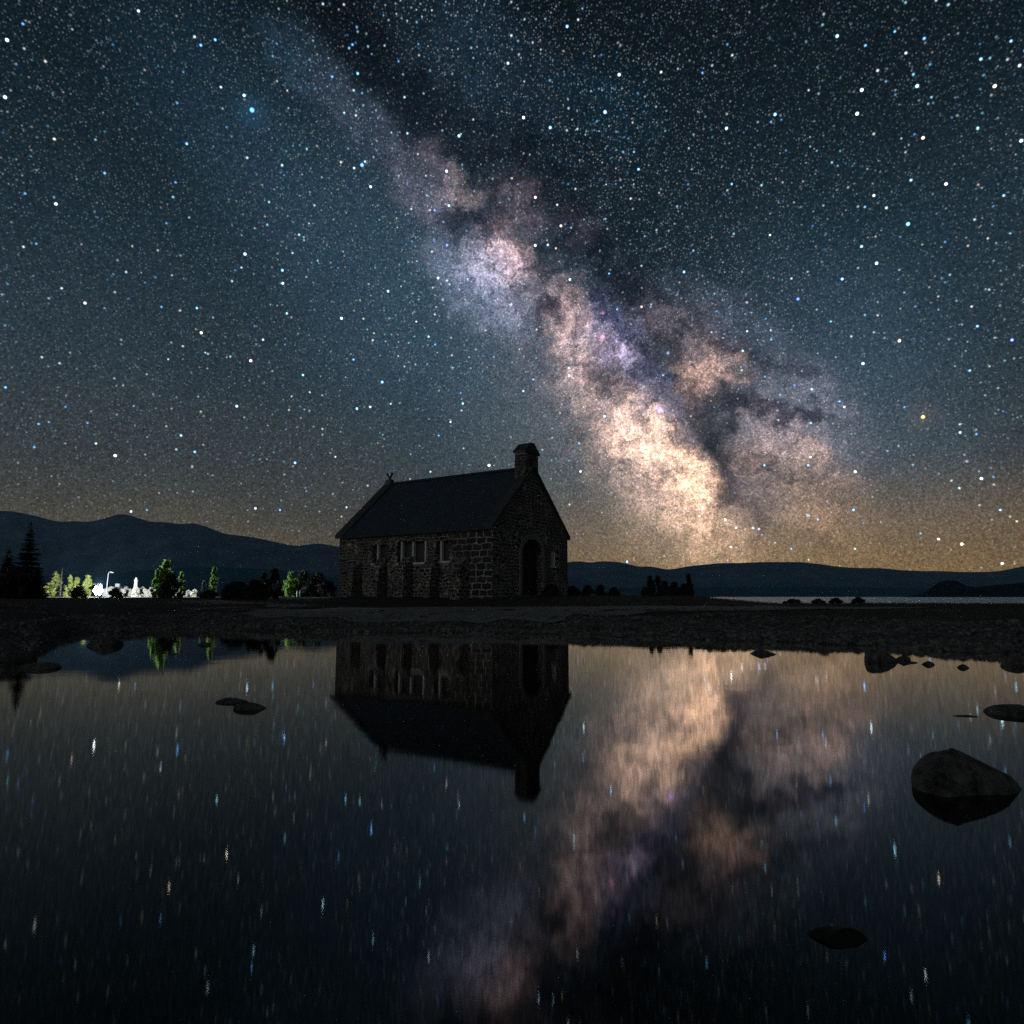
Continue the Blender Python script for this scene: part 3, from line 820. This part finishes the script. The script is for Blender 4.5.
# lit planting round the floodlight
broadleaf('lit_tree', 54, 573, 61, 13, M['yellowleaf'], 'loose yellow green tree beside a thin dark conifer', 'tree', n=700, leaf=.12)
conifer('dark_conifer', 60, 567, 56, 9, M['needles'], 'thin dark conifer between loose yellow tree and lit poplars', 'tree', n=18, dense=8)
broadleaf('lit_shrub', 46, 586, 58, 16, M['yellowleaf'], 'low yellow green shrub right of the black spruces', 'shrub', n=500, leaf=.12)
for px, py, w, lb in ((68.5, 575.5, 9.5, 'leftmost of three pale yellow lit poplars by the floodlight'), (76, 577, 8, 'middle of three pale yellow lit poplars by the floodlight'),
                      (86, 574.5, 11, 'rightmost and tallest of three pale yellow lit poplars by the floodlight')):
    broadleaf('lit_poplar', px, py, 59, w, M['yellowleaf'], lb, 'tree', 'pale poplars lit by the floodlight', n=1300, leaf=.10, nc=30)
broadleaf('dark_shrub', 77.5, 587.5, 47, 17, M['shrubleaf'], 'dark round shrub in front of the lit poplars', 'shrub', n=900, leaf=.10)
broadleaf('dark_shrub', 115.5, 588.5, 47, 15, M['shrubleaf'], 'dark round shrub just right of the floodlight', 'shrub', n=900, leaf=.10)
for i, px in enumerate([110, 113, 116, 119, 122, 125.5, 129, 132, 136, 139, 142, 145, 148, 151, 154, 178, 181.5, 185, 188, 191.5, 195]):
    broadleaf('pale_shrub', px, 587.5 + (i * 7 % 5) * .7 + (2.5 if px > 170 else 0), 60 + (i * 3 % 4), 6.0 + (i % 3), M['paleleaf'], 'small pale shrub shining white in the row beyond the floodlight', 'shrub',
              'pale shrubs shining white beyond the floodlight', n=420, leaf=.12, nc=14)
# green trees at mid distance
broadleaf('poplar_tree', 165, 560.5, 42, 19, M['poplarleaf'], 'tallest stem of the dense green tree clump right of the floodlight', 'tree', n=3600, leaf=.075, nc=70)
broadleaf('poplar_tree', 156, 569.5, 42.3, 11, M['poplarleaf'], 'shorter bright green tree on the left side of the clump', 'tree', n=1800, leaf=.075)
broadleaf('poplar_tree', 180.5, 572.5, 42.6, 9, M['poplarleaf'], 'slim green tree on the right side of the clump', 'tree', n=1400, leaf=.07)
broadleaf('dark_shrub', 170, 575, 41.0, 24, M['shrubleaf'], 'dark bushy growth at the foot of the green tree clump', 'shrub', n=2600, leaf=.08)
broadleaf('poplar_tree', 213, 565.5, 44, 9.5, M['poplarleaf'], 'single slim bright green poplar standing alone', 'tree', n=2000, leaf=.07)
broadleaf('sapling', 203, 581, 46, 6, M['greyleaf'], 'small grey green sapling left of the lone slim poplar', 'sapling', n=600, leaf=.07)
broadleaf('dark_shrub', 209, 591, 41, 20, M['shrubleaf'], 'low dark shrub at the foot of the lone slim poplar', 'shrub', n=1300, leaf=.08)
# dark clumps left of the chapel
for px, py, d, w, lb in ((236, 583, 37, 30, 'low rounded black shrub leftmost of the clump before the chapel'), (255, 580, 36.5, 28, 'rounded black shrub in the middle of the clump left of the chapel'),
                         (274, 569, 37, 20, 'tallest black shrub of the clump left of the chapel'), (263, 573, 39, 12, 'narrow black shrub rising behind the rounded ones left of the chapel')):
    broadleaf('dark_shrub', px, py, d, w, M['shrubleaf'], lb, 'shrub', n=3000, leaf=.085)
broadleaf('lit_tree', 290, 572.5, 52, 18, M['poplarleaf'], 'bright green lit tree beside the dark trees left of the chapel', 'tree', n=2000, leaf=.10)
for px, py, w, lb in ((303, 572, 26, 'dark leafy tree directly right of the bright green lit tree'), (318, 574, 26, 'dark leafy tree between its neighbour and the chapel'), (329, 582, 16, 'low dark leafy tree nearest the chapel wall')):
    broadleaf('dark_tree', px, py, 54, w, M['shrubleaf'], lb, 'tree', n=2600, leaf=.11)
# right of the chapel
broadleaf('dark_shrub', 553, 585.5, 33.2, 26, M['shrubleaf'], 'dark low shrub against the chapel gable beside the door', 'shrub', n=1800, leaf=.07)
for px, py, w, lb in ((573, 587, 18, 'dark low shrub right at the chapel corner'), (588, 586.5, 15, 'dark low shrub second from the chapel corner'), (601, 585.5, 14, 'dark low shrub third from the chapel corner'), (614, 588, 13, 'dark low shrub farthest right of the chapel corner row')):
    broadleaf('dark_shrub', px, py, 39, w, M['shrubleaf'], lb, 'shrub', n=1300, leaf=.075)
for px, py, w, lb in ((650.5, 576, 6, 'tall thin sapling at left end of the clump right of the chapel'), (658, 577, 7, 'second thin sapling in the clump right of the chapel'), (665, 582, 9, 'bushy middle sapling in the clump right of the chapel'),
                      (675, 583.5, 11, 'broad low sapling in the clump right of the chapel'), (689.5, 574.5, 6, 'tall thin sapling at right end of the clump right of the chapel'), (684, 585, 10, 'low bushy sapling next to the rightmost tall one')):
    broadleaf('sapling', px, py, 37, w * 1.5, M['shrubleaf'], lb, 'sapling', n=1500, leaf=.085, nc=40)
broadleaf('dark_shrub', 646, 588, 36.5, 14, M['shrubleaf'], 'low dark shrub at the foot of the left tall sapling', 'shrub', n=1000, leaf=.07)
for px, py, w, lb in ((793, 599.5, 22, 'low shrub on the bank against the pale lake, leftmost'), (818, 599.3, 17, 'low shrub on the bank against the pale lake, second from left'), (836, 598.2, 15, 'low shrub on the bank against the pale lake, third from left'), (858, 598, 18, 'tallest low shrub on the bank against the pale lake')):
    broadleaf('lakeside_shrub', px, py, 48, w, M['shrubleaf'], lb, 'shrub', n=900, leaf=.08)

# ------------------------------------------------------------------ floodlight, street lamp, monument, hut
LAMP = at(99, 590.5, 50)
FS = .72
fl = empty('floodlight', (LAMP.x, LAMP.y, gz(LAMP.x, LAMP.y)), 'blazing white floodlight on a short mast among the trees on the left', 'floodlight')
hz_ = LAMP.z - fl.location.z
MB().tube([(0, .12, -.1), (0, .12, hz_ + .42)], [.06, .05], 10).build('mast', M['galv'], fl, True)
me_, NE, pe = mat_base('lamp_glow'); 
em = NE.new('ShaderNodeEmission'); em.inputs[0].default_value = (.80, .93, 1, 1); em.inputs[1].default_value = 60
NE.l.new(em.outputs[0], NE.n['Material Output'].inputs[0])
spots = [(0, 0)] + [(.24 * math.cos(k * math.pi / 3), .24 * math.sin(k * math.pi / 3)) for k in range(6)]
hs = MB().tube([(0, .10, hz_), (0, -.06, hz_), (0, -.10, hz_)], [.24, .38, .39], 24)
hs.build('housing', M['iron'], fl)
for a, b in spots:
    MB().tube([(a, -.105, hz_ + b), (a, -.15, hz_ + b)], [.118, .10], 16).build('lens', me_, fl)
MB().box(-.5, .5, -.95, -.03, hz_ + .447, hz_ + .462).build('beam_blocker', M['iron'], fl)  # added plate, keeps the light off the near ground and the pool
pl = bpy.data.lights.new('floodlight_beam', 'POINT'); pl.energy = 21000; pl.shadow_soft_size = .02; pl.color = (.88, .96, 1.0)
plo = bpy.data.objects.new('floodlight_beam', pl); COL.objects.link(plo); plo.location = (0, -.02, hz_ + .485); plo.parent = fl

p = place(106.2, 54); hl = top_h(107, 571.5, p)
st = empty('street_lamp', p, 'slim pale street lamp with curved arm beside the floodlight', 'street lamp')
MB().tube([(0, 0, -.1), (0, 0, hl * .5), (.03, 0, hl * .88), (.09, 0, hl * .97), (.2, 0, hl), (.3, 0, hl * .98)], [.034, .028, .024, .022, .02, .02], 8).build('pole', M['steel'], st, True)
MB().box(.22, .44, -.07, .07, hl * .945, hl * .975).build('lamp_head', M['steel'], st, bevel=.01)

p = place(135, 61); hm = top_h(135, 577.5, p)
mo = empty('white_obelisk', p, 'slim white monument rising from the pale shrub row', 'monument')
MB().box(-.24, .24, -.24, .24, -.2, .35).box(-.19, .19, -.19, .19, .352, .7).build('plinth', M['whitewall'], mo, bevel=.01)
MB().tube([(0, 0, .7), (0, 0, hm - .3)], [.17, .12], 4).tube([(0, 0, hm - .3), (0, 0, hm)], [.17, .04], 4).build('shaft', M['whitewall'], mo)
p = place(116.5, 66); hh = top_h(116.5, 587, p)
hu = empty('white_hut', p, 'tiny white hut with chimney behind the pale shrubs', 'hut')
MB().box(-.9, .9, -.8, .8, -.2, hh * .75).build('wall', M['whitewall'], hu)
rf = MB().prism([(-1.0, hh * .752), (0, hh * 1.05), (1.0, hh * .752)], 'y', -.9, .9).build('roof', M['tinroof'], hu)
MB().box(-.15, .2, -.1, .1, hh * .9, hh * 1.35).build('chimney', M['whitewall'], rf)
MB().box(-.2, .2, -.83, -.802, -.02, hh * .55).build('door', M['oak'], hu)
for px, d in ((300, 49), (297, 50.5)):
    p = place(px, d)
    po = MB().tube([(0, 0, -.1), (0, 0, .42), (0, 0, .48)], [.05, .05, .02], 8).build('marker_post', M['whitewall'], None, True, loc=p)
    tag(po, 'short white post beside the lit path left of the chapel', 'post', 'white posts beside the lit path')


# ------------------------------------------------------------------ stones
def rock_verts(rng, sub=3, rough=.28, facets=9):
    bm = bmesh.new(); bmesh.ops.create_icosphere(bm, subdivisions=sub, radius=1)
    V = np.array([v.co[:] for v in bm.verts]); Fs = [tuple(v.index for v in f.verts) for f in bm.faces]; bm.free()
    for _ in range(facets):   # flatten against random planes: fractured faces
        n = rng.normal(size=3); n /= np.linalg.norm(n); c = rng.uniform(.55, .85); dd = V @ n; k = dd > c
        V[k] -= np.outer(dd[k] - c, n) * .9
    o = rng.uniform(0, 50, 3)
    d = (fbm(V[:, 0] * 2 + o[0] + V[:, 2], V[:, 1] * 2 + o[1] - V[:, 2], 4, 3) - .5) * rough
    return V * (1 + d)[:, None], Fs


def pool_rock(x0, x1, ytop, ywater, label, seed, thick=.8, squash=1.0, name='rock', peak=0.0, mat=None):
    """a stone standing in the pool: left and right edge, top and water line as seen from the tripod"""
    r = ray((x0 + x1) / 2, ywater); k = -CAM_H / r.z; d = r.y * k; x = r.x * k
    rng = np.random.default_rng(seed); V, Fs = rock_verts(rng, 4 if x1 - x0 > 60 else 3, .30, 16)
    w = (x1 - x0) / 2 * d / F; hgt = max(.012, at(512, ytop, d).z)
    V = V / np.abs(V).max(0)
    tp = 1 - .58 * np.maximum(V[:, 2], 0) ** 1.3
    V[:, 0] *= tp; V[:, 1] *= tp
    V[:, 0] += peak * np.maximum(V[:, 2], 0)
    wy = w * thick
    lo = V[:, 2].min()
    V[:, 2] = np.where(V[:, 2] > 0, np.tanh(V[:, 2] * .8) / math.tanh(.8), V[:, 2])
    zz = np.where(V[:, 2] > 0, V[:, 2] * hgt, V[:, 2] * max(.12, hgt * .5))
    P = np.stack([V[:, 0] * w, V[:, 1] * wy, zz], -1)
    base = Vector((x, d + wy * .5, 0))
    for _ in range(6):   # size it so the dry part spans the two edges and reaches the top line
        q = [cam_px(base + Vector(p)) for p in P if p[2] > -.004]
        a, b, c = min(k[0] for k in q), max(k[0] for k in q), min(k[1] for k in q)
        P[:, 0] *= (x1 - x0) / (b - a); P[:, 1] *= (x1 - x0) / (b - a)
        base.x += ((x0 + x1) - (a + b)) / 2 * d / F
        P[:, 2] *= max(.3, min(3, 1 + (c - ytop) / max(4, ywater - ytop)))
    o = link_mesh(name, P.tolist(), Fs, mat or M['rock'], smooth=True, loc=base)
    return tag(o, label, 'rock')


pool_rock(911, 1022, 748, 792, 'large rounded boulder standing in the still pool on the right', 3, .7, peak=-.12)
pool_rock(983, 1050, 704, 716, 'flat dark rock cut by the right edge, above the large boulder', 4, .7)
pool_rock(864, 898, 649, 662, 'dark angular rock near the far bank, with a small lump beside it', 5, .8, peak=-.3)
pool_rock(893, 911, 655, 661, 'small lump touching the right side of the angular rock', 6, .8)
pool_rock(750, 777, 649, 654.5, 'lone diamond shaped dark rock close to the far bank', 7, .8)
pool_rock(215, 249, 697.5, 703, 'back one of the two flat stones touching in the left pool', 8, .8)
pool_rock(233, 267, 702, 710, 'front one of the two flat stones touching in the left pool', 9, .7)
pool_rock(20, 62, 662, 669, 'low dark rock in the water near the left edge', 10, .8)
pool_rock(86, 124, 635.5, 646, 'dark humped rock at the far left water edge', 11, .8)
pool_rock(-30, 38, 641, 662, 'broad black rock hump at the left picture edge', 12, .9)
pool_rock(168, 179, 652.5, 654.5, 'tiny dark stone below the green tree reflection', 13, .8)
pool_rock(197, 211, 642, 645.5, 'small dark stone left of the chapel reflection', 14, .8)
pool_rock(921, 935, 661, 665, 'small rounded stone right of the angular rock', 15, .8)
pool_rock(957, 970, 664, 668, 'small flat stone between rounded stone and right bank', 16, .8)
pool_rock(1000, 1034, 659, 667, 'dark rock against the bank at the right edge', 17, .8)
pool_rock(952, 978, 715, 717, 'thin flat stone barely above water left of the right rock', 18, .6)
pool_rock(898, 906, 660.5, 661.8, 'tiny sliver of stone beside the angular rock', 19, .7)
pool_rock(903, 918, 661.2, 663, 'thin flat stone just right of the angular rock', 20, .6)
pool_rock(961, 967, 658, 660, 'tiny stone close under the right bank', 22, .8)
pool_rock(806, 868, 926, 943, 'black wet stone just breaking the water at the bottom right', 23, .7, peak=.1, mat=M['black_rock'])

# boulders along the bank, then the gravel itself
tmpl = []
for s in range(10):
    V, Fs = rock_verts(np.random.default_rng(300 + s), 2, .35, 8); tmpl.append((V, Fs))
big = []
rngb = np.random.default_rng(77)
meshes = []
for V, Fs in tmpl:
    me = bpy.data.meshes.new('bank_stone'); me.from_pydata((V * np.array([1, .8, .62])).tolist(), [], Fs); me.materials.append(M['stone'])
    me.polygons.foreach_set('use_smooth', [True] * len(me.polygons)); meshes.append(me)
for i in range(104):
    px = rngb.uniform(-20, 1050) if i % 2 else rngb.uniform(600, 1050)
    r = ray(px, 620); t = r.x / r.y; sd = float(np.interp(t, _st, _sd)); d = sd + rngb.uniform(-.1, 3.4)
    if i >= 80:   # bigger ones straddling the water's edge
        d = sd + rngb.uniform(-.45, .7)
    x = t * d; s = rngb.uniform(.08, .17) if i >= 80 else rngb.uniform(.04, .09) * (1.6 if rngb.random() < .12 else 1)
    o = bpy.data.objects.new('bank_stone', meshes[i % 10]); COL.objects.link(o)
    o.location = (x, d, gz(x, d) + s * .15); o.scale = (s, s, s); o.rotation_euler = (rngb.uniform(-.3, .3), rngb.uniform(-.3, .3), rngb.uniform(0, 6.28))
    tag(o, 'grey weathered stone lying on the gravel bank of the pool', 'stone', 'grey stones on the gravel bank')


def pebbles():
    rng = np.random.default_rng(5); small = [rock_verts(np.random.default_rng(400 + s), 1, .3, 6) for s in range(8)]
    n = 9000; Vall = []; Fall = []; k = 0
    t = rng.uniform(-.95, .95, n); sd = np.interp(t, _st, _sd); e = rng.uniform(-.25, 3.5, n); e = np.where(rng.random(n) < .25, rng.uniform(-.2, .8, n), e)
    d = sd + e; x = t * d; z = ground_z(x, d); s = rng.lognormal(math.log(.036), .45, n).clip(.018, .15)
    for i in range(n):
        V, Fs = small[i % 8]; a = rng.uniform(0, 6.28); c, q = math.cos(a), math.sin(a)
        P = V * np.array([1, .8, .6]) * s[i]
        P = np.stack([P[:, 0] * c - P[:, 1] * q + x[i], P[:, 0] * q + P[:, 1] * c + d[i], P[:, 2] + z[i] + s[i] * .2], -1)
        Vall.append(P); Fall.append(np.array(Fs) + k); k += len(P)
    o = link_mesh('gravel', np.concatenate(Vall).tolist(), np.concatenate(Fall).tolist(), M['stone'], smooth=True)
    tag(o, 'grey gravel covering the bank between pool and turf', 'gravel', kind='stuff')


pebbles()


def grass():
    rng = np.random.default_rng(6); n = 42000
    t = rng.uniform(-1.0, 1.0, n); d = rng.uniform(18, 48, n) ** 1.0; x = t * d
    sd = np.interp(t, _st, _sd); keep = (d - sd > 3.0) & ~((t < -.20) & (d > 22)) & (fbm(x * .6, d * .6, 3, 2) > .40)
    keep &= ~((np.abs(d - 22.7) < 1.3) & (x > -8) & (x < 13))
    lu = (x - A0.x) * lx.x + (d - A0.y) * lx.y; lv = (x - A0.x) * rx_.x + (d - A0.y) * rx_.y
    keep &= ~((lu > -.1) & (lu < LEN + .1) & (lv > -.1) & (lv < WID + .1))
    t, d, x = t[keep], d[keep], x[keep]; n = len(x); z = ground_z(x, d)
    h = rng.uniform(.04, .14, n); a = rng.uniform(0, 6.28, n); w = rng.uniform(.008, .018, n)
    P = np.stack([x, d, z - .01], -1); s = np.stack([np.cos(a), np.sin(a), a * 0], -1) * w[:, None]
    tip = P + np.stack([rng.normal(0, .03, n), rng.normal(0, .03, n), h], -1)
    V = np.stack([P - s, P + s, tip], 1).reshape(-1, 3)
    o = link_mesh('grass', V.tolist(), np.arange(3 * n).reshape(n, 3).tolist(), M['turf'])
    tag(o, 'short dry grass growing on the bank round the chapel', 'grass', kind='stuff')


M['turf'] = mat_leaf('dry_grass', (.025, .026, .015), (.075, .07, .045), 0.2)
grass()
